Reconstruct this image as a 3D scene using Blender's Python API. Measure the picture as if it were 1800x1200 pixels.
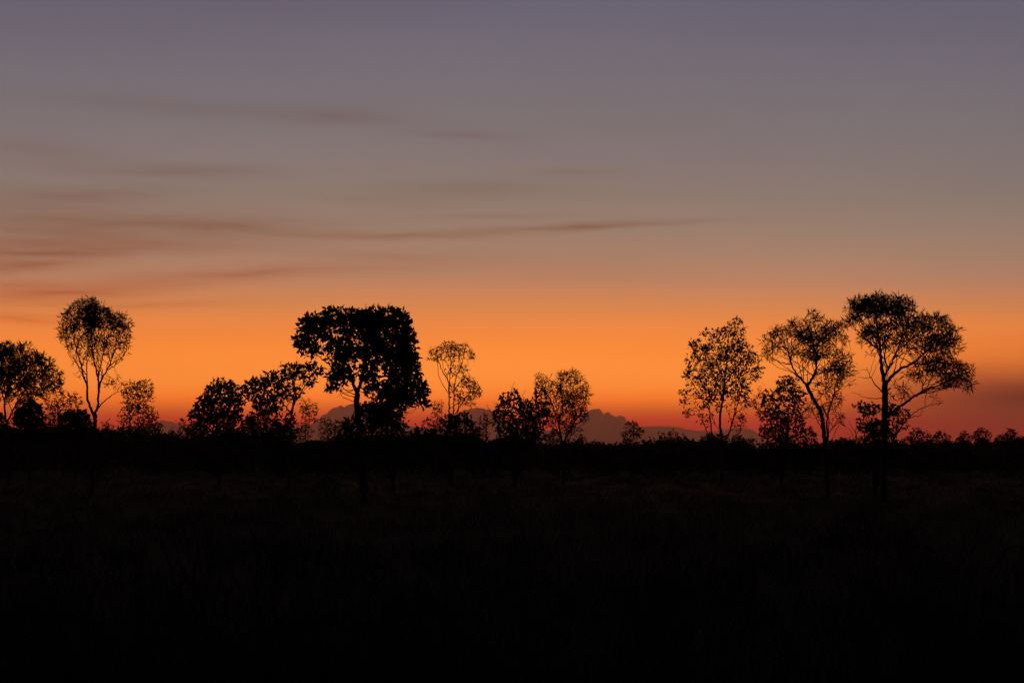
import bpy, math, random
import numpy as np

for o in list(bpy.data.objects):
    bpy.data.objects.remove(o)
scene = bpy.context.scene
col = scene.collection
R = math.radians
CAM_H = 1.6            # eye height, metres
F, HZ = 2500.0, 812.0  # focal length and horizon row in photo pixels (1800 x 1200)

# ------------------------------------------------------------------ camera
cam_d = bpy.data.cameras.new('camera')
cam_d.lens = 50.0
cam_d.sensor_width = 36.0
cam_d.shift_y = (HZ - 600.0) / 1800.0
cam_d.clip_start = 0.1
cam_d.clip_end = 120000.0
cam = bpy.data.objects.new('camera', cam_d)
cam.location = (0, 0, CAM_H)
cam.rotation_euler = (R(90), 0, 0)
col.objects.link(cam)
scene.camera = cam

# ------------------------------------------------------------------ view
vs = scene.view_settings
vs.view_transform = 'Standard'
vs.look = 'None'
vs.exposure = 0.0
vs.gamma = 1.0
vs.use_curve_mapping = False
scene.cycles.use_denoising = True
scene.cycles.use_adaptive_sampling = True
scene.cycles.adaptive_threshold = 0.02
scene.cycles.max_bounces = 3
scene.cycles.volume_bounces = 1


def lin(c):
    c = c / 255.0
    return c / 12.92 if c <= 0.04045 else ((c + 0.055) / 1.055) ** 2.4


def rgb(r, g, b):
    return (lin(r), lin(g), lin(b), 1.0)


# ------------------------------------------------------------------ world: afterglow sky
world = bpy.data.worlds.new('World')
scene.world = world
world.use_nodes = True
nt = world.node_tree
nt.nodes.clear()
N, Lk = nt.nodes, nt.links


def setin(sock, v):
    if hasattr(v, 'is_output') or isinstance(v, bpy.types.NodeSocket):
        Lk.new(v, sock)
    else:
        sock.default_value = v


def mth(op, a, b=0.0, c=0.0, clamp=False):
    n = N.new('ShaderNodeMath')
    n.operation = op
    n.use_clamp = clamp
    setin(n.inputs[0], a)
    setin(n.inputs[1], b)
    setin(n.inputs[2], c)
    return n.outputs[0]


def sstep(v, a, b):
    n = N.new('ShaderNodeMapRange')
    n.interpolation_type = 'SMOOTHSTEP'
    setin(n.inputs['Value'], v)
    n.inputs['From Min'].default_value = a
    n.inputs['From Max'].default_value = b
    return n.outputs[0]


def mixc(f, a, b, blend='MIX'):
    n = N.new('ShaderNodeMix')
    n.data_type = 'RGBA'
    n.blend_type = blend
    setin(n.inputs[0], f)
    setin(n.inputs[6], a)
    setin(n.inputs[7], b)
    return n.outputs[2]


def comb(x, y, z):
    n = N.new('ShaderNodeCombineXYZ')
    for i, v in enumerate((x, y, z)):
        setin(n.inputs[i], v)
    return n.outputs[0]


def noise(vec, scale, detail=3.0, rough=0.5):
    n = N.new('ShaderNodeTexNoise')
    setin(n.inputs['Vector'], vec)
    n.inputs['Scale'].default_value = scale
    n.inputs['Detail'].default_value = detail
    n.inputs['Roughness'].default_value = rough
    return n.outputs[0]


tc = N.new('ShaderNodeTexCoord')
sep = N.new('ShaderNodeSeparateXYZ')
Lk.new(tc.outputs['Generated'], sep.inputs[0])
dx, dy, dz = sep.outputs
hor = mth('MAXIMUM', mth('SQRT', mth('ADD', mth('MULTIPLY', dx, dx), mth('MULTIPLY', dy, dy))), 0.0005)
v0 = mth('MAXIMUM', mth('DIVIDE', dz, hor), 0.0)           # tangent of the elevation
az = mth('ARCTAN2', dx, dy)                                # 0 straight ahead, + to the right

GLOW_AZ = -0.04
daz = mth('SUBTRACT', az, GLOW_AZ)
daz2 = mth('MULTIPLY', daz, daz)
# the glow hugs the horizon more closely away from where the sun went down
vq = mth('MULTIPLY', v0, mth('ADD', 1.0, mth('MULTIPLY', mth('MINIMUM', daz2, 1.2), 0.55)))
t = mth('DIVIDE', vq, mth('ADD', vq, 0.35))

SKY = [  # photo row -> colour of the clear sky
    (0, (106, 100, 114)), (90, (116, 107, 116)), (170, (123, 112, 116)), (250, (131, 116, 115)),
    (330, (140, 120, 111)), (400, (155, 125, 108)), (450, (169, 127, 104)), (490, (187, 129, 97)),
    (515, (204, 131, 88)), (540, (219, 133, 78)), (565, (233, 135, 70)), (590, (244, 137, 63)),
    (620, (252, 141, 60)), (655, (254, 142, 60)), (680, (250, 135, 56)), (700, (243, 121, 50)),
    (718, (222, 97, 39)), (735, (197, 74, 31)), (750, (176, 60, 29)), (785, (155, 50, 30)), (812, (140, 44, 30)),
]
GAIN = [(0.95, 1.085, 1.16), (0.962, 1.122, 1.164), (0.987, 1.158, 1.2), (1.006, 1.196, 1.247), (1.042, 1.237, 1.278), (1.133, 1.32, 1.359), (1.227, 1.381, 1.394), (1.3, 1.439, 1.476), (1.44, 1.512, 1.478), (1.495, 1.607, 1.454), (1.699, 1.7, 1.414), (1.811, 1.814, 1.358), (2.007, 2.012, 1.295), (2.337, 2.398, 1.624), (2.807, 2.937, 1.552), (3.45, 3.174, 0.965), (3.5, 3.5, 0.2), (3.5, 1.31, 0.2), (3.433, 0.339, 0.2), (3.265, 0.2, 0.2), (1.959, 0.2, 0.2)]  # makes up for what the haze in front of the sky takes away
ELS = [((HZ - y) / F / ((HZ - y) / F + 0.35), [lin(c[i]) * g[i] for i in range(3)]) for (y, c), g in zip(SKY, GAIN)]
ELS += [(x / (x + 0.35), [lin(q) for q in c]) for x, c in [(0.45, (76, 72, 86)), (0.7, (48, 47, 60)), (1.2, (30, 31, 41)), (2.5, (20, 21, 29))]]
ELS.append((1.0, [lin(q) for q in (17, 18, 26)]))
ELS.sort(key=lambda e: e[0])
ramp = N.new('ShaderNodeValToRGB')
Lk.new(t, ramp.inputs[0])
cr = ramp.color_ramp
cr.interpolation = 'LINEAR'
while len(cr.elements) < len(ELS):
    cr.elements.new(0.5)
for e, (p, c) in zip(cr.elements, ELS):
    e.position = p
for e, (p, c) in zip(cr.elements, ELS):
    e.color = (*c, 1)
skyc = ramp.outputs[0]

# redder and dimmer to the sides of the glow, dusk grey-blue behind
side = mth('MINIMUM', mth('MULTIPLY', daz2, 1.3), 1.0)
lowband = mth('SUBTRACT', 1.0, sstep(v0, 0.05, 0.16))
skyc = mixc(mth('MULTIPLY', side, lowband), skyc, mixc(1.0, skyc, (0.55, 0.36, 0.36, 1), 'MULTIPLY'))
east = N.new('ShaderNodeValToRGB')
Lk.new(t, east.inputs[0])
east.color_ramp.elements[0].color = rgb(22, 20, 26)
east.color_ramp.elements[1].color = rgb(17, 18, 26)
skyc = mixc(sstep(mth('ABSOLUTE', daz), 0.5, 2.2), skyc, east.outputs[0])

# thin streaks of cloud lying almost level
cv = comb(mth('MULTIPLY', az, 3.0), mth('MULTIPLY', v0, 16.0), 0.0)
warp = mth('SUBTRACT', noise(cv, 1.6, 3.0), 0.5)
vw = mth('MULTIPLY_ADD', warp, 0.022, v0)
fine = noise(comb(mth('MULTIPLY', az, 5.0), mth('MULTIPLY', vw, 95.0), 3.0), 1.5, 4.0, 0.66)
fine = mth('MULTIPLY_ADD', mth('SUBTRACT', fine, 0.5), 2.3, 0.95)
STREAKS = [  # centre x, y, half length, half thickness, rise per pixel, strength
    (120, 435, 250, 12, .05, .50), (370, 402, 190, 13, .04, .36), (110, 405, 300, 24, .03, .22), (720, 413, 170, 5, .005, .46),
    (1020, 402, 190, 5.5, .05, .50), (320, 302, 130, 11, .05, .36), (170, 347, 140, 12, .07, .30),
    (810, 243, 105, 7, -.02, .36), (600, 205, 150, 14, -.05, .22), (70, 270, 110, 22, .0, .22),
    (300, 192, 230, 14, -.02, .16), (830, 334, 130, 11, .02, .22), (1015, 306, 80, 7, .0, .2),
    (430, 482, 230, 10, .06, .36), (120, 512, 190, 10, .08, .52), (50, 463, 90, 9, .12, .45),
    (40, 558, 100, 9, .0, .42), (240, 532, 190, 6, .03, .26), (700, 450, 170, 8, -.01, .2),
    (860, 384, 130, 5, .01, .22), (10, 496, 80, 7, .0, .40), (90, 385, 230, 22, .03, .28),
    (640, 352, 140, 12, .0, .14), (-260, 440, 260, 26, .05, .5), (-500, 330, 300, 30, .03, .4),
]
sv = comb(az, vw, 0.0)
tot = None
for cx, cy, hl, ht, rise, st in STREAKS:
    a0 = math.atan((cx - 900) / F)
    mp = N.new('ShaderNodeMapping')
    mp.vector_type = 'TEXTURE'
    Lk.new(sv, mp.inputs[0])
    mp.inputs['Location'].default_value = (a0, (HZ - cy) / F * math.cos(a0), 0)
    mp.inputs['Rotation'].default_value = (0, 0, math.atan(rise))
    mp.inputs['Scale'].default_value = (2.3 * hl / F, 2.4 * ht / F, 1)
    gr = N.new('ShaderNodeTexGradient')
    gr.gradient_type = 'QUADRATIC_SPHERE'
    Lk.new(mp.outputs[0], gr.inputs[0])
    tot = mth('MULTIPLY_ADD', gr.outputs['Fac'], st * 1.3, 0.0 if tot is None else tot)
veil = mth('MULTIPLY', sstep(noise(comb(mth('MULTIPLY', az, 2.2), mth('MULTIPLY', vw, 26.0), 7.0), 1.0, 3.0, 0.55), 0.48, 0.75),
           mth('MULTIPLY', sstep(v0, 0.06, 0.14), mth('SUBTRACT', 1.0, sstep(v0, 0.2, 0.5))))
veil = mth('MULTIPLY', veil, mth('SUBTRACT', 1.0, sstep(az, -0.05, 0.25)))
tot = mth('ADD', mth('MULTIPLY', tot, fine), mth('MULTIPLY', veil, 0.13))
tot = mth('MINIMUM', mth('MAXIMUM', tot, 0.0), 1.0)
skyc = mixc(tot, skyc, mixc(1.0, skyc, (0.62, 0.38, 0.28, 1), 'MULTIPLY'))

# faint uneven haze across the whole sky
hv = noise(comb(mth('MULTIPLY', az, 2.0), mth('MULTIPLY', v0, 9.0), 11.0), 1.3, 3.0)
hv = mth('MULTIPLY_ADD', mth('SUBTRACT', hv, 0.5), 0.22, 1.0)
skyc = mixc(1.0, skyc, comb(hv, hv, hv), 'MULTIPLY')

# bank of bushfire smoke low on the right
sn = noise(comb(mth('MULTIPLY', az, 6.0), mth('MULTIPLY', v0, 40.0), 1.0), 1.0, 3.0)
vs_ = mth('MULTIPLY_ADD', mth('SUBTRACT', sn, 0.5), 0.012, v0)
bank = mth('EXPONENT', mth('MULTIPLY', mth('POWER', mth('DIVIDE', mth('SUBTRACT', vs_, 0.042), 0.019), 2.0), -1.0))
bank = mth('MULTIPLY', bank, mth('MULTIPLY', sstep(az, 0.16, 0.37), mth('SUBTRACT', 1.0, sstep(az, 0.6, 1.1))))
skyc = mixc(mth('MULTIPLY', bank, 1.0), skyc, mixc(1.0, skyc, (0.07, 0.02, 0.05, 1), 'MULTIPLY'))
low = mth('MULTIPLY', sstep(az, 0.14, 0.34), mth('SUBTRACT', 1.0, sstep(vs_, 0.03, 0.095)))
skyc = mixc(mth('MULTIPLY', low, 0.75), skyc, mixc(1.0, skyc, (0.58, 0.22, 0.40, 1), 'MULTIPLY'))

bg = N.new('ShaderNodeBackground')
Lk.new(skyc, bg.inputs['Color'])
bg.inputs['Strength'].default_value = 1.0
outw = N.new('ShaderNodeOutputWorld')
Lk.new(bg.outputs[0], outw.inputs['Surface'])
world.cycles.sampling_method = 'MANUAL'
world.cycles.sample_map_resolution = 1024


# ------------------------------------------------------------------ materials
def mat(name, base, var, scale, rough=0.9, bump=0.0, stretch=(1, 1, 1), spec=0.15):
    m = bpy.data.materials.new(name)
    m.use_nodes = True
    t_ = m.node_tree
    b = t_.nodes['Principled BSDF']
    b.inputs['Roughness'].default_value = rough
    b.inputs['Specular IOR Level'].default_value = spec
    co = t_.nodes.new('ShaderNodeTexCoord')
    mp = t_.nodes.new('ShaderNodeMapping')
    mp.inputs['Scale'].default_value = stretch
    t_.links.new(co.outputs['Object'], mp.inputs[0])
    n = t_.nodes.new('ShaderNodeTexNoise')
    n.inputs['Scale'].default_value = scale
    n.inputs['Detail'].default_value = 6
    t_.links.new(mp.outputs[0], n.inputs['Vector'])
    r_ = t_.nodes.new('ShaderNodeValToRGB')
    r_.color_ramp.elements[0].position = 0.3
    r_.color_ramp.elements[1].position = 0.7
    r_.color_ramp.elements[0].color = (*[c * (1 - var) for c in base], 1)
    r_.color_ramp.elements[1].color = (*[c * (1 + var) for c in base], 1)
    t_.links.new(n.outputs[0], r_.inputs[0])
    t_.links.new(r_.outputs[0], b.inputs['Base Color'])
    if bump:
        bp = t_.nodes.new('ShaderNodeBump')
        bp.inputs['Strength'].default_value = bump
        t_.links.new(n.outputs[0], bp.inputs['Height'])
        t_.links.new(bp.outputs[0], b.inputs['Normal'])
    return m


BARK = mat('bark', (0.055, 0.045, 0.038), 0.5, 9.0, 0.95, 0.6, (1, 1, 0.25))
BARK_P = mat('bark_pale', (0.085, 0.075, 0.065), 0.5, 6.0, 0.9, 0.4, (1, 1, 0.3))
DEADW = mat('dead_wood', (0.06, 0.055, 0.05), 0.4, 8.0, 0.95, 0.4, (1, 1, 0.3))
LEAF_N = mat('leaf_narrow', (0.042, 0.052, 0.030), 0.4, 1.5, 0.75)
LEAF_B = mat('leaf_broad', (0.035, 0.050, 0.022), 0.4, 1.5, 0.7)
LEAF_S = mat('leaf_small', (0.048, 0.055, 0.032), 0.4, 1.5, 0.8)
SCRUB = mat('scrub_leaf', (0.040, 0.046, 0.028), 0.4, 0.2, 0.9)
GRASS = mat('dry_grass', (0.080, 0.064, 0.042), 0.45, 0.25, 1.0, spec=0.02)
SOIL = mat('soil', (0.055, 0.042, 0.030), 0.5, 0.12, 1.0, 0.3, spec=0.02)
ROCKY = mat('hill_scrub', (0.060, 0.050, 0.040), 0.5, 0.01, 1.0)


# ------------------------------------------------------------------ mesh helpers
def mesh_np(name, V, T, m, parent=None, kind=None):
    """one mesh object from vertex and triangle/quad arrays"""
    me = bpy.data.meshes.new(name)
    V = np.asarray(V, np.float32)
    T = np.asarray(T, np.int32)
    k = T.shape[1]
    me.vertices.add(len(V))
    me.vertices.foreach_set('co', V.ravel())
    me.loops.add(T.size)
    me.loops.foreach_set('vertex_index', T.ravel())
    me.polygons.add(len(T))
    me.polygons.foreach_set('loop_start', np.arange(0, T.size, k, dtype=np.int32))
    me.update(calc_edges=True)
    me.validate()
    me.materials.append(m)
    o = bpy.data.objects.new(name, me)
    col.objects.link(o)
    if parent is not None:
        o.parent = parent
    if kind:
        o['kind'] = kind
    return o


def tag(o, label, cat, group=None):
    o['label'] = label
    o['category'] = cat
    if group:
        o['group'] = group
    return o


def unit(a):
    return a / np.maximum(np.linalg.norm(a, axis=-1, keepdims=True), 1e-9)


def leaves(rng, P, D, Ln, Wd, bend):
    """folded, pointed leaf blades: 4 vertices and 2 triangles each"""
    n = len(P)
    rv = unit(rng.normal(size=(n, 3)))
    S = unit(np.cross(D, rv))
    Nn = np.cross(D, S)
    mid = P + D * (Ln * 0.48)[:, None] + Nn * (Ln * bend)[:, None]
    V = np.empty((n, 4, 3))
    V[:, 0] = P
    V[:, 1] = mid + S * (Wd / 2)[:, None]
    V[:, 2] = mid - S * (Wd / 2)[:, None]
    V[:, 3] = P + D * Ln[:, None]
    b = np.arange(n)[:, None] * 4
    T = np.concatenate([b + np.array([[0, 1, 2]]), b + np.array([[1, 3, 2]])])
    return V.reshape(-1, 3), T


class Skel:
    """branching skeleton: nodes with parents, radii and the part they belong to"""

    def __init__(s):
        s.P, s.par, s.r, s.part, s.grow = [], [], [], [], []
        s.krng = np.random.default_rng(3)

    def add(s, p, par, r, part, grow):
        s.P.append(np.array(p, float)); s.par.append(par); s.r.append(r); s.part.append(part); s.grow.append(grow)
        return len(s.P) - 1

    def polyline(s, pts, r0, r1, part, step, grow=True, attach=None):
        pts = [np.array(p, float) for p in pts]
        if attach is not None:
            A = np.array(s.P)
            i = int(np.argmin(((A - pts[0]) ** 2 * np.array([1, .3, 1])).sum(1)))
            last = i
            pts[0] = s.P[i].copy()
            r0 = min(r0, s.r[i] * 0.95)
        else:
            last = s.add(pts[0], -1, r0, part, False)
        # smooth the drawn line
        for _ in range(2):
            q = [pts[0]]
            for a, b in zip(pts[:-1], pts[1:]):
                q += [a * .75 + b * .25, a * .25 + b * .75]
            q.append(pts[-1])
            pts = q
        seg = [np.linalg.norm(b - a) for a, b in zip(pts[:-1], pts[1:])]
        total = sum(seg)
        n = max(2, int(total / step))
        cum = np.concatenate([[0], np.cumsum(seg)])
        PP = np.array(pts)
        for k in range(1, n + 1):
            d = total * k / n
            p = np.array([np.interp(d, cum, PP[:, j]) for j in range(3)])
            f = k / n
            if 0 < k < n:
                p = p + s.krng.normal(size=3) * min(step * .17, 0.06 * total)
            last = s.add(p, last, r0 + (r1 - r0) * f ** 0.8, part, grow and f > 0.12)
        return last

    def colonize(s, rng, A, step, di, dk, rt, jitter=0.25, trop=(0, 0, 0.05), iters=90, maxn=6000):
        P = np.array(s.P); par = list(s.par); part = list(s.part)
        n_fixed = len(P)
        live = np.array(s.grow, bool)
        nk = np.zeros(len(P), int)
        A = A.copy()

        def nearest(pts, ids):
            d = np.full(len(A), 1e9); ix = np.zeros(len(A), int)
            for a in range(0, len(pts), 400):
                q = ((A[:, None, :] - pts[None, a:a + 400]) ** 2).sum(2)
                j = q.argmin(1); m = q[np.arange(len(A)), j]
                up = m < d
                d[up] = m[up]; ix[up] = ids[a:a + 400][j[up]]
            return d, ix
        ids0 = np.where(live)[0]
        nd, ni = nearest(P[ids0], ids0)
        for it in range(iters):
            if not len(A) or len(P) > maxn:
                break
            act = nd < (di * di if it > 12 else 1e9)
            if not act.any():
                break
            acc = np.zeros((len(P), 3))
            np.add.at(acc, ni[act], unit(A[act] - P[ni[act]]))
            src = np.where((np.abs(acc).sum(1) > 0) & (nk < 4))[0]
            if not len(src):
                break
            dr = unit(unit(acc[src]) + rng.normal(size=(len(src), 3)) * jitter + np.array(trop))
            new = P[src] + dr * step
            nk[src] += 1
            base = len(P)
            P = np.concatenate([P, new])
            nk = np.concatenate([nk, np.zeros(len(new), int)])
            par += list(src); part += [part[i] for i in src]
            q, j = nearest(new, np.arange(base, base + len(new)))
            up = q < nd
            nd[up] = q[up]; ni[up] = j[up]
            keep = nd > dk * dk
            A, nd, ni = A[keep], nd[keep], ni[keep]
        n = len(P)
        par = np.array(par)
        tips = np.zeros(n)
        kids = np.zeros(n, int)
        for i in range(n - 1, 0, -1):
            if par[i] >= 0:
                kids[par[i]] += 1
        cnt = np.where(kids == 0, 1.0, 0.0)
        size = np.ones(n)
        for i in range(n - 1, -1, -1):
            if par[i] >= 0 and i >= n_fixed:
                cnt[par[i]] += cnt[i]; size[par[i]] += size[i]
        r = np.array(list(s.r) + [0.0] * (n - n_fixed))
        for i in range(n_fixed, n):
            r[i] = min(rt * max(cnt[i], 1) ** 0.42, 0.8 * r[par[i]] if par[i] < n_fixed else r[par[i]])
        s.n_fixed, s.NP, s.Npar, s.Nr, s.Npart, s.size, s.kids = n_fixed, P, par, np.maximum(r, rt * .6), np.array(part), size, kids

    def tubes(s, sides=7):
        """swept tubes per part; a forking twig starts with a ring of its own size"""
        P, par, r = s.NP, s.Npar, s.Nr
        n = len(P)
        D = np.zeros((n, 3))
        ok = par >= 0
        D[ok] = unit(P[ok] - P[par[ok]])
        D[~ok] = (0, 0, 1)
        main = np.full(n, -1)
        for i in range(n):
            p = par[i]
            if p >= 0 and s.Npart[i] == s.Npart[p] and (i < s.n_fixed) == (p < s.n_fixed) and (main[p] < 0 or r[i] > r[main[p]]):
                main[p] = i
        up = np.where(np.abs(D[:, 1:2]) > 0.9, np.array([[1., 0, 0]]), np.array([[0., 1, 0]]))
        X = unit(np.cross(D, up)); Y = np.cross(D, X)
        out = {}
        for k in np.unique(s.Npart):
            Vs, Qs, off = [], [], 0
            for sd, sel in ((sides, np.arange(n) < s.n_fixed), (3, np.arange(n) >= s.n_fixed)):
                idx = np.where((s.Npart == k) & ok & sel)[0]
                if not len(idx):
                    continue
                ang = np.arange(sd) * 2 * math.pi / sd + 0.3
                cs, sn_ = np.cos(ang)[None, :, None], np.sin(ang)[None, :, None]
                ring = lambda c, x, y, rr: c[:, None] + rr[:, None, None] * (x[:, None] * cs + y[:, None] * sn_)
                top = ring(P[idx], X[idx], Y[idx], r[idx])
                share = main[par[idx]] == idx
                pr = np.where(share, r[par[idx]], np.minimum(r[par[idx]], r[idx] * 1.2))
                px_ = np.where(share[:, None], X[par[idx]], X[idx]); py_ = np.where(share[:, None], Y[par[idx]], Y[idx])
                bot = ring(P[par[idx]], px_, py_, pr)
                V = np.concatenate([bot, top], 1).reshape(-1, 3)
                b = np.arange(len(idx))[:, None, None] * (2 * sd)
                i0 = np.arange(sd); i1 = (i0 + 1) % sd
                q = np.stack([i0, i1, i1 + sd, i0 + sd], 1)[None]
                Vs.append(V); Qs.append((b + q).reshape(-1, 4) + off); off += len(V)
            if Vs:
                out[int(k)] = (np.concatenate(Vs), np.concatenate(Qs))
        return out

    def foliage(s, rng, st, sc, lim_size, bald=()):
        tips = st.get('tips')
        idx = np.where((s.size <= (1.5 if tips else lim_size)) & (np.arange(len(s.NP)) >= s.n_fixed))[0]
        if not len(idx):
            return None
        for c, rx, rz, pr in bald:      # where the twigs carry few leaves
            q = s.NP[idx]
            inside = ((q[:, 0] - c[0]) / rx) ** 2 + ((q[:, 2] - c[2]) / rz) ** 2 < 1
            idx = idx[~(inside & (rng.random(len(idx)) < pr))]
        D = unit(s.NP[idx] - s.NP[s.Npar[idx]])
        per = st['per']
        cell = np.floor(s.NP[idx] / (sc * 15) + 1000.5).astype(np.int64)
        hsh = ((cell[:, 0] * 73856093) ^ (cell[:, 1] * 19349663) ^ (cell[:, 2] * 83492791)) % 1009 / 1009.0
        clump = 1.0 + st.get('clump', 0.6) * (2 * hsh - 1)
        cnt = rng.poisson(per * np.where(s.kids[idx] == 0, 1.35, 0.75) * (1.0 if tips else 0.55) * clump)
        rep = np.repeat(np.arange(len(idx)), cnt)
        n = len(rep)
        P = s.NP[idx][rep] - D[rep] * (rng.random(n) * sc * 3.0)[:, None] + rng.normal(size=(n, 3)) * sc * st.get('scatter', 0.6)
        dr = unit(D[rep] * st['fwd'] + rng.normal(size=(n, 3)) * st['spread'] + np.array([0, 0, -st['droop']]))
        Ln = sc * st['L'] * rng.uniform(0.6, 1.3, n)
        Wd = sc * st['W'] * rng.uniform(0.7, 1.25, n)
        return leaves(rng, P, dr, Ln, Wd, rng.normal(size=n) * st['bend'])


# leaf habits; lengths in units of one photo pixel at the plant's distance
NARROW = dict(tips=True, dens=1.9, dkf=.78, per=7, L=13, W=1.7, fwd=0.55, spread=0.6, droop=0.0, bend=0.10, mat='n')
WISPY = dict(per=3.2, L=9, W=1.6, fwd=0.7, spread=0.6, droop=0.25, bend=0.10, mat='n')
BROAD = dict(dens=1.8, dkf=.72, per=4.2, L=11.5, W=4.9, fwd=0.6, spread=0.65, droop=0.15, bend=0.12, mat='b')
BROAD_M = dict(dens=1.7, dkf=.75, per=3.0, L=8, W=3.8, fwd=0.6, spread=0.65, droop=0.15, bend=0.12, mat='b')
SMALL = dict(per=2.2, L=5.5, W=3.0, fwd=0.4, spread=0.7, droop=0.3, bend=0.12, mat='s', scatter=2.6)
TINY = dict(per=1.8, L=4.5, W=2.0, fwd=0.5, spread=0.7, droop=0.1, bend=0.12, mat='s', scatter=0.9)
LM = {'n': LEAF_N, 'b': LEAF_B, 's': LEAF_S}


def sample_blobs(rng, blobs, n, base_y):
    """points inside a set of ellipsoids given as photo ellipses (cx, cy, rx, ry[, weight[, depth centre]])"""
    B = []
    for b in blobs:
        b = list(b) + [1.0, 0.0][len(b) - 4:] if len(b) < 6 else list(b)
        B.append(b)
    vol = np.array([b[2] * b[3] * (0.5 * (b[2] + b[3])) ** 0.6 * b[4] for b in B])
    pick = rng.choice(len(B), size=n, p=vol / vol.sum())
    B = np.array(B)
    d = unit(rng.normal(size=(n, 3))) * (rng.random(n) ** (1 / 2.6))[:, None]
    bb = B[pick]
    dep = np.maximum(0.5 * (bb[:, 2] + bb[:, 3]), 10)
    return np.stack([bb[:, 0] + d[:, 0] * bb[:, 2], bb[:, 5] + d[:, 1] * dep, bb[:, 1] - d[:, 2] * bb[:, 3]], 1)


def plant(name, label, cat, bx, by, trunk, limbs, blobs, n, style, seed, group=None, bark=None, step=4.0,
          di=34, dk=5.5, rt=0.36, lim=4, jitter=0.25, trop=0.05, spread_depth=1.0, sides=7, bare=(), maxn=12000, shoots=0, bald=()):
    """a woody plant rooted on the ground; the drawing is in photo pixels, built at the plant's own distance in metres"""
    rng = np.random.default_rng(seed)
    D = CAM_H * F / (by - HZ)
    sc = D / F
    root = bpy.data.objects.new(name, None)
    col.objects.link(root)
    root.location = ((bx - 900) * sc, D, 0)
    tag(root, label, cat, group)

    def loc(x, y, d=0.0):
        return np.array([(x - bx) * sc, d * sc, (by - y) * sc])
    s = Skel()
    tw = trunk
    dpt = 0.0
    pts = [loc(bx, by + 6)]
    for i, p in enumerate(tw[0]):
        dpt += rng.normal() * 3
        pts.append(loc(p[0], p[1], dpt if i else 0))
    s.polyline(pts, tw[1] * sc / 2, tw[2] * sc / 2, 0, step * sc)
    for k, lb in enumerate(limbs):
        p_, w0, w1 = lb[0], lb[1], lb[2]
        dd = lb[3] if len(lb) > 3 else rng.uniform(-1, 1) * 30
        pts = [loc(p[0], p[1], dd * (i / max(1, len(p_) - 1)) ** 1.2) for i, p in enumerate(p_)]
        s.polyline(pts, w0 * sc / 2, w1 * sc / 2, k + 1, step * sc, attach=True)
    nb = len(limbs)
    for k, lb in enumerate(bare):
        p_, w0, w1 = lb
        dd = rng.uniform(-1, 1) * 10
        pts = [loc(p[0], p[1], dd * i) for i, p in enumerate(p_)]
        s.polyline(pts, w0 * sc / 2, w1 * sc / 2, nb + k + 1, step * sc, grow=False, attach=True)
    if n:
        q = sample_blobs(rng, blobs, int(n * (style or {}).get('dens', 2.0)), by)
        A = np.stack([(q[:, 0] - bx) * sc, q[:, 1] * spread_depth * sc, (by - q[:, 2]) * sc], 1)
        A = A[A[:, 2] > 0.1]
        if shoots:      # thin secondary branches fanning from the limbs up into the crown
            base_n = len(s.P)
            PP = np.array(s.P); gr_ = np.array(s.grow)
            for qi in rng.choice(len(A), shoots):
                q_ = A[qi]
                dv = q_ - PP
                L_ = np.linalg.norm(dv, axis=1) / sc
                cost = np.abs(L_ - rng.uniform(28, 75)) + np.where(dv[:, 2] / sc < 6, 200, 0) + np.where(gr_, 0, 400) + rng.random(base_n) * 8
                i = int(np.argmin(cost))
                if cost[i] > 150:
                    continue
                p0 = PP[i]
                m = p0 + (q_ - p0) * .5 + rng.normal(size=3) * 5 * sc + np.array([0, 0, rng.uniform(-5, 6) * sc])
                w0 = min(rng.uniform(1.4, 2.2), s.r[i] * 2 / sc * .6)
                s.polyline([p0, m, q_], w0 * sc / 2, .8 * sc / 2, s.part[i], step * sc, attach=True)
    else:
        A = np.zeros((0, 3))
    s.colonize(rng, A, step * sc * .8, di * sc, dk * sc * (style or {}).get('dkf', .66), rt * sc * 1.2, jitter, (0, 0, trop), maxn=maxn)
    bk = bark or BARK
    tb = s.tubes(sides)
    stem = None
    for k in sorted(tb):        # branches fork off the trunk
        o = mesh_np('trunk' if k == 0 else ('branch' if k <= nb else 'dead_branch'), tb[k][0], tb[k][1], bk, stem or root)
        if k == 0:
            stem = o
    if style and n:
        fl = s.foliage(rng, style, sc, lim, [(loc(b[0], b[1]), b[2] * sc, b[3] * sc, b[4]) for b in bald])
        if fl:
            mesh_np('crown', fl[0], fl[1], LM[style['mat']], root, 'stuff')
    return root


def bush(name, label, bx, by, blobs, n, style, seed, cat='shrub', group=None, stems=5, w=4, **kw):
    """many-stemmed shrub: stems fan from the root crown up into its leaf masses"""
    rng = random.Random(seed)
    limbs = []
    order = sorted(blobs, key=lambda b: -b[2] * b[3])
    for k in range(stems):
        b = order[k % len(order)]
        ex, ey = b[0] + rng.uniform(-.4, .4) * b[2], b[1] + rng.uniform(-.3, .3) * b[3]
        mx = bx + (ex - bx) * rng.uniform(.35, .6)
        my = by + (ey - by) * rng.uniform(.45, .6)
        limbs.append(([(bx, by - 3), (mx, my), (ex, ey)], w * .7, 0.9))
    ty = by - (by - min(b[1] for b in blobs)) * 0.55
    return plant(name, label, cat, bx, by, ([(bx + rng.uniform(-3, 3), (by + ty) / 2), (bx + rng.uniform(-5, 5), ty)], w, 1.2),
                 limbs, blobs, n, style, seed, group, **kw)


# ------------------------------------------------------------------ setting: ground, hills
def struct(o, kind='structure'):
    o['kind'] = kind
    return o


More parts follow.
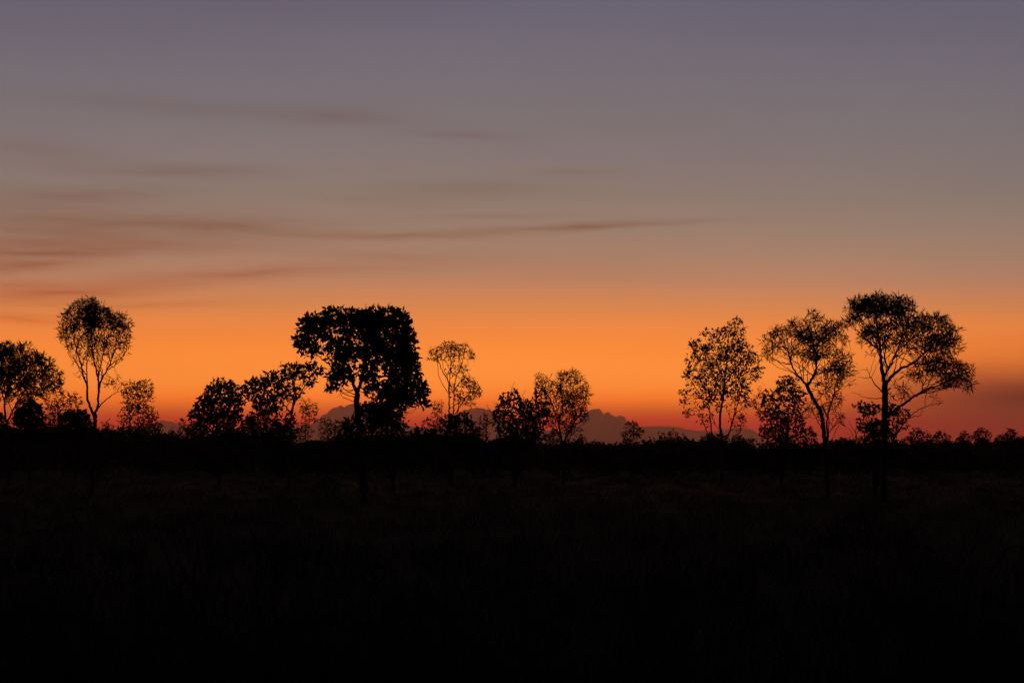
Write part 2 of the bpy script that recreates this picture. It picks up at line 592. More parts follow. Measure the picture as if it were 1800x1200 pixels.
def ground():
    rng = np.random.default_rng(5)
    ys = np.concatenate([-np.geomspace(2, 16000, 22)[::-1], [0], np.geomspace(1, 37500, 95)])
    xs = np.concatenate([-np.geomspace(1, 24000, 62)[::-1], [0], np.geomspace(1, 24000, 62)])
    X, Y = np.meshgrid(xs, ys)
    rr = np.hypot(X, Y)
    Z = 0.03 * np.sin(X * .9 + 2 * np.sin(Y * .31)) * np.cos(Y * .7 + X * .2) * np.exp(-rr / 60)
    V = np.stack([X, Y, Z - 0.02], 2).reshape(-1, 3)
    w = len(xs)
    i = np.arange((len(ys) - 1) * w).reshape(len(ys) - 1, w)[:, :-1].ravel()
    return struct(mesh_np('ground', V, np.stack([i, i + 1, i + w + 1, i + w], 1), SOIL))


ground()


def ridge(name, D, prof, seed, depth, bump_px, bump_len):
    """a range of hills as a height field; prof is its skyline"""
    rng = np.random.default_rng(seed)
    sc = D / F
    px = np.array([p[0] for p in prof], float)
    py = np.array([p[1] for p in prof], float)
    x = np.arange(px[0], px[-1], 1.4)
    h0 = np.maximum(HZ - np.interp(x, px, py), 0)

    def vnoise(xx, L, sd):
        r_ = np.random.default_rng(sd)
        g = r_.random(4000)
        q = xx / L + 500
        i = np.floor(q).astype(int); f = q - i
        f = f * f * (3 - 2 * f)
        return g[i % 4000] * (1 - f) + g[(i + 1) % 4000] * f
    rows = np.linspace(-1, 1, 25)
    V = []
    for j, r_ in enumerate(rows):
        shape = (1 - abs(r_)) ** 0.8
        spur = 0.7 + 0.3 * vnoise(x + j * 3, 46, seed + 3) if abs(r_) > .02 else 1.0
        h = h0 * shape * (spur if shape < 1 else 1)
        b1 = np.zeros(len(x))
        for c in np.arange(x[0], x[-1], bump_len * .55):
            c_, w_ = c + rng.uniform(-.5, .5) * bump_len, bump_len * rng.uniform(.3, .75)
            b1 = np.maximum(b1, bump_px * rng.uniform(.3, 1) * np.sqrt(np.clip(1 - ((x - c_) / w_) ** 2, 0, 1)))
        h = h + (b1 + rng.normal(size=len(x)) * bump_px * .03 - bump_px * .6) * min(1, shape * 1.5)
        V.append(np.stack([(x - 900) * sc, np.full(len(x), D + r_ * depth), np.maximum(h * sc, -10) + CAM_H - 2], 1))
    V = np.concatenate(V)
    w = len(x)
    i = np.arange((len(rows) - 1) * w).reshape(-1, w)[:, :-1].ravel()
    return struct(mesh_np(name, V, np.stack([i, i + 1, i + w + 1, i + w], 1), ROCKY))


ridge('hills', 30000, [(150, 790), (185, 754), (215, 750), (250, 749), (272, 744), (284, 737), (303, 740), (330, 751), (400, 756), (500, 754), (548, 746),
                       (562, 734), (585, 718), (605, 712), (625, 709), (660, 714), (700, 735), (725, 751), (775, 754), (800, 736), (812, 722),
                       (825, 717), (858, 717), (870, 724), (890, 742), (920, 755), (985, 757), (1012, 744), (1030, 725), (1043, 719), (1053, 718), (1062, 725),
                       (1070, 722), (1082, 735), (1088, 729), (1099, 731), (1101, 740), (1125, 752), (1180, 770), (1260, 800), (1300, 812)],
      21, 2200, 5.0, 15)
ridge('hills', 33500, [(1000, 790), (1080, 752), (1135, 750), (1165, 748), (1195, 751), (1225, 757), (1260, 758), (1300, 750), (1325, 755),
                       (1345, 772), (1380, 788), (1440, 800), (1500, 812)], 31, 2200, 1.6, 30)

# ------------------------------------------------------------------ far scrub belt (one mass)
BELT = [(-200, 744), (0, 750), (60, 752), (100, 754), (200, 762), (300, 768), (340, 768), (440, 773), (540, 778), (640, 772), (760, 768), (850, 778),
        (950, 778), (1050, 785), (1110, 779), (1200, 779), (1300, 786), (1350, 790), (1420, 787), (1500, 783), (1600, 783), (1680, 787),
        (1720, 783), (1800, 782), (2000, 776)]


def scrub_belt():
    rng = np.random.default_rng(77)
    bx_ = np.array([b[0] for b in BELT], float); by_ = np.array([b[1] for b in BELT], float)
    Vs, Ts, off = [], [], 0
    for k in range(1150):
        D = rng.uniform(150, 600) if k < 900 else rng.uniform(550, 850)
        x = rng.uniform(-160, 1960)
        sc = D / F
        top = np.interp(x, bx_, by_) + rng.normal() * 6.5 + 4.0 * math.sin(x * .021) * math.sin(x * .0083 + 1) + 2.5 * math.sin(x * .067) - (rng.random() < .18) * rng.uniform(2, 10) + 2.5
        h = (HZ - top) * sc + CAM_H
        w = h * rng.uniform(0.5, 0.95)
        nl = 380
        # three to five leafy lobes on short stems
        nlobe = rng.integers(3, 6)
        c = np.stack([rng.normal(size=nlobe) * w * .38, rng.normal(size=nlobe) * w * .38, h * rng.uniform(.45, .84, nlobe)], 1)
        rad = np.stack([w * rng.uniform(.28, .5, nlobe), w * rng.uniform(.28, .5, nlobe), h * rng.uniform(.14, .26, nlobe)], 1)
        pk = rng.integers(0, nlobe, nl)
        P = c[pk] + unit(rng.normal(size=(nl, 3))) * (rng.random(nl) ** .45)[:, None] * rad[pk]
        lowp = rng.random(nl) < .3
        P[lowp, 2] *= rng.random(lowp.sum())
        P[:, 2] = np.maximum(P[:, 2], 0.05)
        d = unit(rng.normal(size=(nl, 3)) + np.array([0, 0, .25]))
        V, T = leaves(rng, P + np.array([(x - 900) * sc, D, 0]), d, sc * rng.uniform(3.5, 9, nl), sc * rng.uniform(2.2, 5.0, nl), np.zeros(nl))
        Vs.append(V); Ts.append(T + off); off += len(V)
    o = struct(mesh_np('distant_scrub', np.concatenate(Vs), np.concatenate(Ts), SCRUB), 'stuff')
    return tag(o, 'continuous dark belt of distant scrub along the horizon', 'scrub')


scrub_belt()


def grass():
    rng = np.random.default_rng(9)
    n = 5200
    D = 4.0 * (170 / 4.0) ** rng.random(n)
    u = rng.uniform(-0.46, 0.46, n)
    Vs, Ts, off = [], [], 0
    per = 14
    C = np.stack([u * D, D, np.full(n, -0.03)], 1)
    rep = np.repeat(np.arange(n), per)
    m = len(rep)
    size = (0.22 + 0.35 * rng.random(n))[rep]
    P = C[rep] + np.concatenate([rng.normal(size=(m, 2)) * 0.09 * (1 + D[rep] / 30)[:, None], np.zeros((m, 1))], 1)
    d = unit(rng.normal(size=(m, 3)) * 0.35 + np.array([0, 0, 1.0]))
    V, T = leaves(rng, P, d, size * rng.uniform(.6, 1.3, m), 0.006 + 0.00035 * D[rep], rng.normal(size=m) * .1)
    o = struct(mesh_np('grass', V, T, GRASS), 'stuff')
    return tag(o, 'sparse dry grass tufts over the dark foreground plain', 'grass')


grass()

# ------------------------------------------------------------------ the trees, left to right
plant('tree', 'spreading tree cut off by the left edge of the picture', 'tree', 16, 850,
      ([(15, 800), (14, 742), (9, 708), (14, 682), (16, 655), (20, 628)], 7, 1.6),
      [([(14, 742), (28, 708), (44, 682), (60, 655), (68, 638)], 4, 1.2), ([(10, 705), (-2, 672), (-18, 645), (-30, 628)], 4, 1.2),
       ([(30, 704), (58, 688), (85, 672), (100, 664)], 2.6, 1), ([(14, 680), (34, 655), (40, 625)], 2.5, 1)],
      [(15, 632, 38, 28, 1.4), (58, 645, 38, 28, 1.4), (86, 664, 24, 20), (102, 680, 12, 16, .6), (-35, 645, 40, 38), (40, 612, 22, 12), (10, 662, 50, 20, .8),
       (60, 682, 40, 20, .9), (20, 690, 30, 18, .5), (12, 610, 20, 10)],
      1500, dict(NARROW, L=10.5, W=1.6, per=6.5), 101, shoots=24, di=30, dk=5.0)
bush('shrub', 'solid rounded dark bush under the left-edge tree', 52, 846, [(52, 722, 24, 24), (50, 755, 26, 25), (38, 735, 15, 20), (66, 740, 14, 18)], 620, dict(BROAD_M, per=6), 102, dk=4.6)
bush('shrub', 'wispy sparse sapling between the left-edge tree and the tall slim tree', 110, 836, [(98, 718, 20, 28, .7), (128, 706, 18, 16, .6), (112, 738, 30, 20, .7)],
     620, dict(TINY, per=2.4, L=5.5), 103, stems=5, w=3)
bush('shrub', 'dense low mound-shaped bush left of the tall slim trunk', 132, 848, [(133, 738, 27, 22), (125, 760, 30, 20), (150, 752, 16, 20)], 560, dict(BROAD_M, per=6, L=6.5), 104, dk=4.6)
plant('tree', 'tall slim tree with a heart-shaped spiky crown near the left', 'tree', 162, 870,
      ([(164, 820), (164, 765), (165, 728)], 9.5, 7),
      [([(165, 732), (160, 718), (154, 698), (155, 678), (148, 658), (145, 636), (138, 612), (132, 588)], 5.5, 1.3, -16),
       ([(165, 730), (171, 718), (172.5, 696), (172.5, 671), (166, 645), (160, 620), (158, 590), (156, 565)], 6, 1.3, 14),
       ([(172, 684), (177, 668), (190, 650), (198, 632), (205, 612), (210, 592)], 4, 1.2, -10),
       ([(168, 724), (178, 708), (191, 696), (203, 687), (209, 672)], 2.8, 0.9, 20),
       ([(172, 668), (176, 640), (180, 612), (178, 580)], 3, 1, 20), ([(155, 678), (150, 640), (150, 610), (150, 570)], 2.5, 1, 25),
       ([(148, 657), (136, 640), (124, 622), (116, 598)], 2, 0.8, -5), ([(190, 651), (206, 640), (220, 615)], 1.8, 0.8, 8)],
      [(152, 545, 30, 20, 2.0), (158, 530, 12, 10, 1), (124, 566, 18, 24, 1.6), (168, 562, 34, 26, 1.5), (207, 572, 24, 23, 1.7), (220, 595, 12, 22, 1.2), (112, 585, 9, 20),
       (132, 598, 20, 20, .8), (178, 605, 38, 24, .6), (205, 622, 20, 14, .5), (150, 630, 30, 14, .25), (197, 668, 14, 18, .15), (140, 660, 14, 16, .07)],
      2000, dict(NARROW, L=11.5, W=1.5, per=3.0), 105, shoots=70, bald=[(172, 615, 64, 42, .5)], step=3.4, di=28, dk=4.2, trop=0.1)
bush('shrub', 'small faint shrub just right of the tall slim trunk', 186, 832, [(187, 748, 13, 12), (184, 762, 18, 14)], 130, TINY, 106, stems=3, w=2)
plant('tree', 'small upright twiggy tree right of the tall slim tree', 'tree', 232, 842,
      ([(231, 800), (230, 765), (229, 730), (228, 705)], 4.5, 1.6),
      [([(230, 745), (226, 715), (222, 690), (224, 672)], 2.2, .8), ([(230, 740), (243, 712), (254, 690), (262, 672)], 2.2, .8), ([(230, 768), (252, 745), (270, 722)], 2, .8),
       ([(229, 725), (238, 698), (242, 676)], 2, .8), ([(231, 780), (262, 762), (280, 748)], 2, .8)],
      [(225, 685, 16, 18), (245, 682, 16, 16), (262, 690, 11, 24, .6), (240, 710, 26, 20, .7), (258, 730, 22, 20), (222, 735, 14, 24, .5), (270, 752, 20, 16), (245, 755, 30, 18)],
      760, dict(TINY, per=2.3, L=6), 107, shoots=14, di=26, dk=4.4, bark=BARK_P)
bush('shrub', 'pale small shrub left of the first broad-leaved bush', 322, 833, [(320, 745, 12, 14), (330, 756, 16, 14), (310, 760, 14, 10)], 170, TINY, 108, stems=4, w=2)

bush('shrub', 'dense broad-leaved bush, leftmost of the clump left of the big dark tree', 386, 852,
     [(388, 692, 30, 28), (365, 712, 22, 24), (350, 730, 18, 22), (412, 705, 20, 34), (385, 740, 44, 30), (400, 672, 12, 10, .6), (345, 755, 22, 18), (400, 765, 34, 22)],
     950, dict(BROAD_M, per=4.6), 109, stems=8, w=5, dk=4.8)
plant('tree', 'ragged broad-leaved tree leaning right towards the big dark tree', 'tree', 506, 860,
      ([(508, 800), (511, 760), (511, 730), (514, 708), (520, 690)], 6.5, 2.5),
      [([(513, 712), (528, 690), (542, 668), (552, 650)], 3, 1, 10), ([(512, 728), (496, 705), (484, 684), (478, 664)], 3.2, 1, -14), ([(519, 692), (516, 670), (522, 648)], 2.4, 1, 15),
       ([(509, 775), (488, 750), (462, 724), (448, 700)], 3.6, 1.2, 8), ([(488, 750), (470, 748), (440, 745)], 2, .8, -10)],
      [(450, 685, 24, 24), (478, 672, 24, 22), (500, 655, 16, 16), (528, 650, 26, 16, 1.4), (550, 650, 17, 14, 1.4), (545, 672, 14, 12, .9), (470, 712, 30, 24), (505, 690, 26, 18), (455, 745, 30, 24, .7),
       (500, 740, 20, 22, .45), (480, 762, 44, 18)],
      1500, dict(BROAD_M, per=3.6), 110, shoots=16, di=28, dk=5.0,
      bare=[([(478, 664), (487, 650), (488, 640)], 1.2, .5), ([(522, 648), (527, 640), (523, 628)], 1.2, .5)])
bush('shrub', 'fine-leaved sapling showing sky between the leaning tree and the big dark tree', 538, 838, [(536, 712, 16, 18, .8), (544, 725, 18, 26), (530, 755, 26, 20)], 360, TINY, 111, stems=4, w=2.5)
bush('shrub', 'low bushy scrub in front of the hill left of the big trunk', 584, 836, [(574, 750, 18, 16), (592, 752, 18, 16), (582, 765, 26, 14), (570, 738, 9, 9, .6)], 420, dict(TINY, per=2.6), 112, stems=5, w=2.5)

plant('tree', 'biggest dense dark tree with a square broad-leaved crown', 'tree', 640, 882,
      ([(640, 830), (634, 780), (628, 735), (626, 705), (628, 692)], 15, 10),
      [([(628, 694), (622, 676), (616, 650), (598, 620), (580, 590)], 7, 1.6, -25), ([(628, 693), (634, 672), (637, 645), (640, 610), (638, 570)], 7.5, 1.6, 20),
       ([(635, 672), (655, 648), (675, 615), (690, 580)], 5, 1.4, -30), ([(650, 800), (657, 760), (658, 722), (668, 690), (690, 660), (715, 620)], 8, 1.6, -20),
       ([(664, 695), (700, 690), (730, 690)], 3.5, 1, 15), ([(617, 652), (590, 648), (560, 628), (540, 605)], 3.6, 1, 15), ([(600, 622), (570, 585), (555, 570)], 3, 1, 20),
       ([(660, 735), (690, 735), (715, 730)], 3, 1, -15)],
      [(552, 575, 28, 26), (585, 562, 30, 22), (618, 572, 30, 30), (655, 572, 36, 30), (695, 572, 27, 30), (532, 597, 18, 14), (545, 612, 26, 16, .7), (712, 605, 22, 40), (722, 645, 18, 30),
       (694, 625, 32, 40, .8), (650, 625, 42, 28, .4), (600, 612, 34, 24, .7), (600, 645, 26, 22, .6), (606, 664, 20, 14, .6), (648, 662, 18, 22, .5), (590, 676, 9, 14, .9), (582, 668, 9, 22, 1.2), (735, 690, 17, 24), (745, 708, 10, 13), (700, 690, 36, 34), (660, 680, 22, 22, .6),
       (680, 726, 32, 20), (577, 543, 9, 7), (695, 547, 10, 6), (640, 556, 34, 13), (606, 556, 16, 10, .8), (674, 560, 22, 18), (660, 600, 26, 24, .8), (594, 666, 13, 20, .9)],
      3600, dict(BROAD, per=3.4, clump=.65), 113, shoots=44, bald=[(632, 648, 30, 34, .25)], step=4.0, di=34, dk=4.9, maxn=16000,
      bare=[([(624, 682), (612, 690), (600, 688), (588, 697)], 1.6, .5)])
bush('shrub', 'leafy shrub filling the space under the right of the big dark crown', 692, 868, [(686, 752, 32, 20), (666, 728, 20, 28), (700, 752, 14, 16, .5), (690, 782, 44, 20)], 900, dict(BROAD_M, per=3.8), 114, stems=7, w=4)
bush('shrub', 'dark leafy bush hugging the trunk of the big dark tree', 634, 866, [(646, 732, 22, 26), (618, 748, 18, 22, .7), (634, 775, 34, 26), (660, 728, 14, 20)], 760, dict(BROAD_M, per=4.2), 115, stems=6, w=4)

plant('tree', 'slender pale tree with a thin umbrella-shaped top right of the big dark tree', 'tree', 794, 848,
      ([(793, 800), (790, 745), (789, 710), (790, 675), (785, 665), (777, 652), (772, 636), (766, 625)], 5, 1.2),
      [([(790, 760), (797, 730), (797, 700), (800, 662), (810, 645), (815, 625), (818, 612)], 4, 1, 12), ([(790, 680), (792, 650), (793, 625), (795, 608)], 3, .9, -8),
       ([(799, 735), (812, 708), (826, 690), (836, 676)], 2.4, .8, -16), ([(798, 690), (806, 672), (818, 660)], 1.8, .8, 14), ([(773, 638), (762, 628), (752, 632)], 1.4, .7, 5),
       ([(793, 632), (786, 618), (784, 606)], 1.4, .7, 10)],
      [(770, 617, 18, 11), (790, 608, 20, 9, 1.4), (815, 612, 15, 11), (830, 622, 7, 8, .6), (755, 632, 9, 5, .8), (790, 626, 34, 8, .3), (822, 672, 16, 14, .9), (834, 686, 14, 18, 1.1), (815, 702, 18, 12, .7),
       (800, 648, 18, 16, .2), (764, 628, 14, 8, .8), (826, 626, 12, 9, .9), (812, 650, 14, 16, .4), (802, 690, 12, 20, .25), (828, 712, 10, 8, .5)],
      1150, dict(TINY, per=1.7, L=4.4, W=1.8), 116, shoots=14, di=24, dk=3.9, step=3.2, bark=BARK_P, rt=.32)
bush('shrub', 'dark bush at the foot of the slender umbrella-topped tree', 792, 854, [(795, 748, 26, 22), (815, 742, 18, 22), (780, 765, 34, 18), (822, 728, 8, 12, .6), (805, 775, 40, 20)], 640, dict(BROAD_M, per=4.4, L=7), 117, stems=6, w=4)
bush('shrub', 'spindly see-through sapling just left of the slender umbrella-topped tree', 768, 840, [(768, 718, 12, 18, .7), (776, 708, 8, 10, .5), (758, 745, 18, 16), (770, 745, 20, 16)], 300, TINY, 118, stems=5, w=2.4)
bush('shrub', 'tiny thin fan-shaped sapling in front of the hill between two bushes', 849, 833, [(852, 738, 13, 14, .7), (845, 752, 13, 14, .7), (850, 765, 14, 12, .6)], 240, TINY, 119, stems=5, w=2.2)
bush('shrub', 'leafy bush with bare dead branches poking out of its top', 904, 856,
     [(898, 702, 20, 18), (888, 728, 20, 24), (920, 725, 22, 24), (948, 695, 15, 18), (938, 730, 26, 28), (872, 735, 10, 18, .6), (908, 760, 40, 24), (958, 725, 14, 24, .6), (935, 765, 30, 20)],
     1100, dict(BROAD_M, per=3.8, L=7), 120, stems=8, w=5, dk=4.8,
     bare=[([(888, 790), (881, 756), (872, 738), (862, 722), (856, 712)], 3.4, .8), ([(874, 742), (873, 722), (868, 705)], 1.6, .5), ([(880, 752), (888, 725), (894, 700), (901, 682), (905, 670)], 2.6, .6),
           ([(912, 740), (918, 710), (919, 695), (923, 684)], 2.6, .6), ([(896, 696), (899, 680), (896, 676)], 1.2, .5), ([(864, 726), (858, 724), (857, 720)], 1.2, .5)])
plant('tree', 'round spiky-leaved small tree in the middle with a fine bristly outline', 'tree', 990, 852,
      ([(990, 810), (989, 778), (984, 760), (982, 742)], 6, 3),
      [([(989, 782), (1000, 762), (1010, 740), (1012, 716), (1004, 692), (1000, 672)], 3.6, 1, 14), ([(983, 745), (975, 722), (966, 700), (956, 682)], 2.8, .9, -16),
       ([(983, 742), (990, 716), (985, 690), (980, 676)], 2.6, .9, 16), ([(1010, 742), (1024, 722), (1030, 700), (1032, 686)], 2.6, .9, -12), ([(1008, 750), (1024, 740), (1036, 730)], 2, .8, 10),
       ([(985, 762), (970, 752), (960, 738)], 2.2, .8, 12)],
      [(1002, 664, 24, 15, 1.3), (955, 672, 19, 16), (978, 684, 22, 18, .9), (1024, 690, 16, 24, 1.1), (1000, 700, 28, 18, .8), (1012, 722, 24, 20, .7), (966, 715, 20, 20, .6), (1030, 730, 10, 12, .6),
       (985, 745, 26, 18, .5), (1010, 755, 14, 12, .4)],
      1250, dict(NARROW, L=10, W=1.4, per=2.0), 121, shoots=44, di=26, dk=4.4, step=3.6)

bush('tree', 'lone little leafy tree against the middle hill slope', 1111, 831, [(1110, 748, 13, 11), (1116, 760, 16, 13), (1102, 765, 12, 11)], 260, dict(TINY, per=3, L=5), 122, cat='tree', stems=4, w=2.6)
bush('shrub', 'small rounded shrub, left of the pair on the smooth far slope', 1163, 829, [(1163, 766, 9, 8), (1166, 776, 12, 9)], 120, dict(TINY, per=3), 123, stems=3, w=2)
bush('shrub', 'larger shrub, right of the pair on the smooth far slope', 1184, 829, [(1182, 764, 11, 9), (1188, 772, 14, 10)], 170, dict(TINY, per=3.4), 124, stems=3, w=2)
bush('shrub', 'flat dark low bush below the gap right of the bristly tree', 1046, 829, [(1042, 780, 11, 6), (1052, 779, 10, 7)], 120, dict(TINY, per=3.6), 125, stems=3, w=2)

plant('tree', 'airy many-stemmed tree with scattered leaf clumps, leftmost of the right-hand trio', 'tree', 1268, 852,
      ([(1269, 812), (1269, 772), (1266, 742), (1268, 720), (1273.5, 693), (1276, 658), (1281, 617), (1282, 588)], 7.5, 1.3),
      [([(1272, 700), (1261, 674), (1250, 655), (1243, 641), (1236, 620)], 3.2, .9, -12), ([(1266, 790), (1250, 763), (1250, 731), (1243, 690), (1232, 665)], 3.4, .9, 14),
       ([(1266, 795), (1242, 760), (1229, 726), (1216, 706)], 3, .8, -18), ([(1270, 792), (1280, 768), (1292, 728), (1304, 686), (1314, 655)], 3.4, .9, 12),
       ([(1275, 675), (1290, 655), (1302, 625), (1308, 605)], 2.4, .8, 18), ([(1250, 725), (1236, 700), (1218, 672)], 2, .8, 8), ([(1279, 630), (1268, 605), (1262, 590)], 1.8, .7, 10),
       ([(1293, 726), (1310, 712), (1328, 700)], 2, .7, -10), ([(1280, 615), (1290, 590), (1293, 568)], 1.6, .7, -8)],
      [(1268, 650, 66, 78, .22), (1292, 566, 17, 10), (1282, 582, 16, 12), (1303, 580, 13, 12), (1262, 588, 16, 11), (1238, 586, 5, 9, .6), (1222, 604, 14, 12), (1240, 612, 13, 12), (1300, 608, 20, 14), (1320, 628, 16, 16), (1283, 622, 22, 15),
       (1252, 636, 18, 13), (1210, 655, 13, 12), (1205, 690, 12, 9), (1333, 655, 10, 16), (1296, 652, 22, 16), (1232, 664, 16, 13), (1226, 690, 16, 10, .6), (1202, 702, 12, 10), (1210, 724, 14, 10), (1300, 690, 24, 16, .45),
       (1256, 694, 20, 18, .45), (1322, 708, 14, 16, .6), (1240, 736, 14, 14, .35), (1300, 740, 18, 18, .35), (1335, 690, 8, 14, .5)],
      1550, dict(SMALL, per=2.1, L=5.6, W=3.0), 126, shoots=30, di=24, dk=4.6, step=3.6, bark=BARK_P)
bush('shrub', 'reddish-edged leafy bush between the airy tree and the crooked tree', 1374, 850,
     [(1385, 675, 22, 18), (1362, 700, 24, 20), (1400, 700, 20, 22), (1345, 722, 16, 18), (1378, 730, 34, 22), (1365, 760, 34, 22), (1405, 750, 16, 26, .7), (1380, 780, 38, 18)],
     1250, dict(SMALL, per=2.6, L=6, W=3.2, scatter=.9), 127, stems=8, w=4.5, dk=4.6)
plant('tree', 'crooked-trunked spiky tree, middle of the right-hand trio', 'tree', 1455, 874,
      ([(1454, 830), (1450, 788), (1446, 750), (1442.5, 723), (1433, 708), (1424, 690), (1419, 677)], 10, 6.5),
      [([(1420, 679), (1410, 669), (1399, 659), (1389, 640), (1384, 618), (1376, 600)], 5.2, 1.2, -15), ([(1420, 678), (1428, 666), (1436, 649), (1436, 615), (1428, 598), (1424, 575)], 6, 1.3, 10),
       ([(1450, 790), (1456, 764), (1450, 736), (1461, 705), (1467, 671), (1474, 648)], 4.4, 1.1, -20), ([(1390, 642), (1372, 636), (1354, 626), (1344, 612)], 2.4, .8, 10),
       ([(1436, 622), (1450, 602), (1466, 588)], 2.6, .9, 16), ([(1411, 670), (1414, 650), (1410, 628)], 2, .8, 14), ([(1464, 690), (1482, 678), (1494, 660)], 2.2, .8, 10),
       ([(1458, 760), (1472, 742), (1480, 722)], 2, .7, 6), ([(1436, 640), (1414, 610), (1402, 590)], 2.4, .9, -16), ([(1470, 662), (1486, 640), (1500, 622)], 2, .7, -8)],
      [(1428, 562, 20, 16, 1.2), (1402, 576, 24, 14), (1376, 584, 22, 14), (1352, 602, 14, 18), (1458, 578, 26, 15, 1.2), (1482, 592, 14, 12), (1435, 590, 38, 14, 1), (1375, 614, 22, 14, .8), (1350, 626, 12, 8),
       (1430, 615, 52, 18, .7), (1482, 638, 18, 20, .9), (1468, 656, 24, 20, .8), (1494, 665, 9, 16, .6), (1450, 680, 22, 18, .4), (1470, 700, 18, 16, .3), (1434, 690, 8, 12, .2), (1472, 735, 14, 16, .35), (1424, 718, 12, 20, .3), (1452, 720, 16, 16, .25)],
      1650, dict(NARROW, L=13.5, W=1.6, per=2.7), 128, shoots=80, bald=[(1415, 625, 60, 24, .5), (1470, 690, 40, 40, .3)], di=28, dk=4.8, step=3.8)
plant('tree', 'big spreading spiky tree with a long low right limb, at far right', 'tree', 1554, 882,
      ([(1554, 840), (1554, 780), (1553, 735), (1554, 695), (1554, 676)], 13.5, 10.5),
      [([(1554, 682), (1552, 662), (1549, 643), (1548, 614), (1543, 585), (1540, 560)], 9, 2, 0), ([(1554, 676), (1566, 662), (1578, 650), (1600, 640), (1622, 622), (1640, 600)], 7, 1.4, -18), ([(1554, 668), (1559, 655), (1561, 648), (1574, 630), (1584, 606), (1592, 575)], 4.6, 1.2, 16),
       ([(1562, 648), (1556, 632), (1560, 610), (1568, 580)], 3.4, 1, 22), ([(1552, 690), (1538, 676), (1528, 662), (1522, 646)], 3, .8, -6),
       ([(1556, 735), (1577, 717), (1600, 701), (1622, 686), (1652, 677), (1676, 664), (1696, 655)], 6.5, 1.3, -14), ([(1600, 702), (1618, 690), (1640, 690), (1668, 682), (1690, 676)], 3, .8, 16),
       ([(1560, 800), (1580, 755), (1594, 735), (1619, 716), (1640, 711), (1654, 708)], 3.4, .9, -10), ([(1594, 735), (1608, 732), (1620, 730), (1624, 718)], 2, .7, 8),
       ([(1548, 618), (1526, 598), (1512, 582), (1494, 570)], 3.2, .9, 14), ([(1544, 592), (1528, 568), (1518, 548)], 2.6, .9, -14), ([(1600, 640), (1632, 640), (1656, 628)], 3, .9, 18),
       ([(1618, 688), (1622, 672), (1640, 664), (1660, 650)], 2.4, .8, 10), ([(1530, 664), (1518, 664), (1508, 662)], 1.4, .6, 3), ([(1590, 612), (1610, 590), (1626, 572)], 2.6, .9, -12)],
      [(1540, 538, 46, 18, 2.0), (1506, 546, 20, 22, 1.6), (1490, 568, 12, 10), (1580, 540, 30, 20, 1.9), (1612, 566, 26, 18, 1.5), (1640, 568, 30, 16, 1.5), (1668, 592, 20, 24, 1.3), (1682, 610, 9, 14),
       (1648, 605, 30, 22, 1), (1655, 640, 32, 22, 1.1), (1692, 655, 18, 20, 1.4), (1702, 674, 12, 12, 1.2), (1668, 668, 24, 14, .7), (1610, 605, 34, 22, .8), (1565, 590, 56, 26, .8), (1530, 585, 24, 12, .6),
       (1620, 640, 26, 14, .35), (1570, 688, 12, 14, .4), (1612, 660, 20, 12, .6), (1590, 690, 14, 14, .4), (1528, 612, 16, 16, .2), (1640, 700, 20, 8, .15), (1520, 600, 14, 14, .12)],
      3300, dict(NARROW, L=14, W=1.6, per=3.4), 129, shoots=150, bald=[(1570, 605, 62, 32, .6), (1625, 625, 40, 24, .35), (1640, 690, 45, 18, .6)], step=3.8, di=28, dk=4.6, maxn=16000,
      bare=[([(1548, 700), (1520, 700), (1510, 690), (1500, 688)], 1.8, .5), ([(1524, 648), (1512, 650), (1500, 650)], 1.0, .4)])
bush('shrub', 'broad-leaved shrub wrapped round the base of the far-right spreading tree', 1538, 872,
     [(1530, 720, 20, 14), (1512, 712, 13, 8, .8), (1522, 745, 18, 20), (1568, 724, 16, 18), (1582, 745, 14, 18, .7), (1545, 760, 30, 26), (1590, 725, 12, 9, .5), (1545, 790, 44, 18)],
     1250, dict(BROAD_M, per=3.6, L=7), 130, stems=8, w=4.5)
plant('dead_shrub', 'bare dead twiggy shrub left of the far-right spreading trunk', 'shrub', 1505, 846,
      ([(1506, 800), (1506, 775), (1504, 755), (1508, 738)], 2.6, .8), [], [(1500, 748, 12, 12), (1508, 740, 8, 8)], 0, None, 131, bark=DEADW,
      bare=[([(1506, 778), (1496, 762), (1488, 752)], 1.6, .5), ([(1505, 762), (1498, 748), (1497, 738)], 1.4, .5), ([(1506, 766), (1514, 750), (1514, 742)], 1.4, .5), ([(1496, 763), (1489, 762)], 1, .4)])

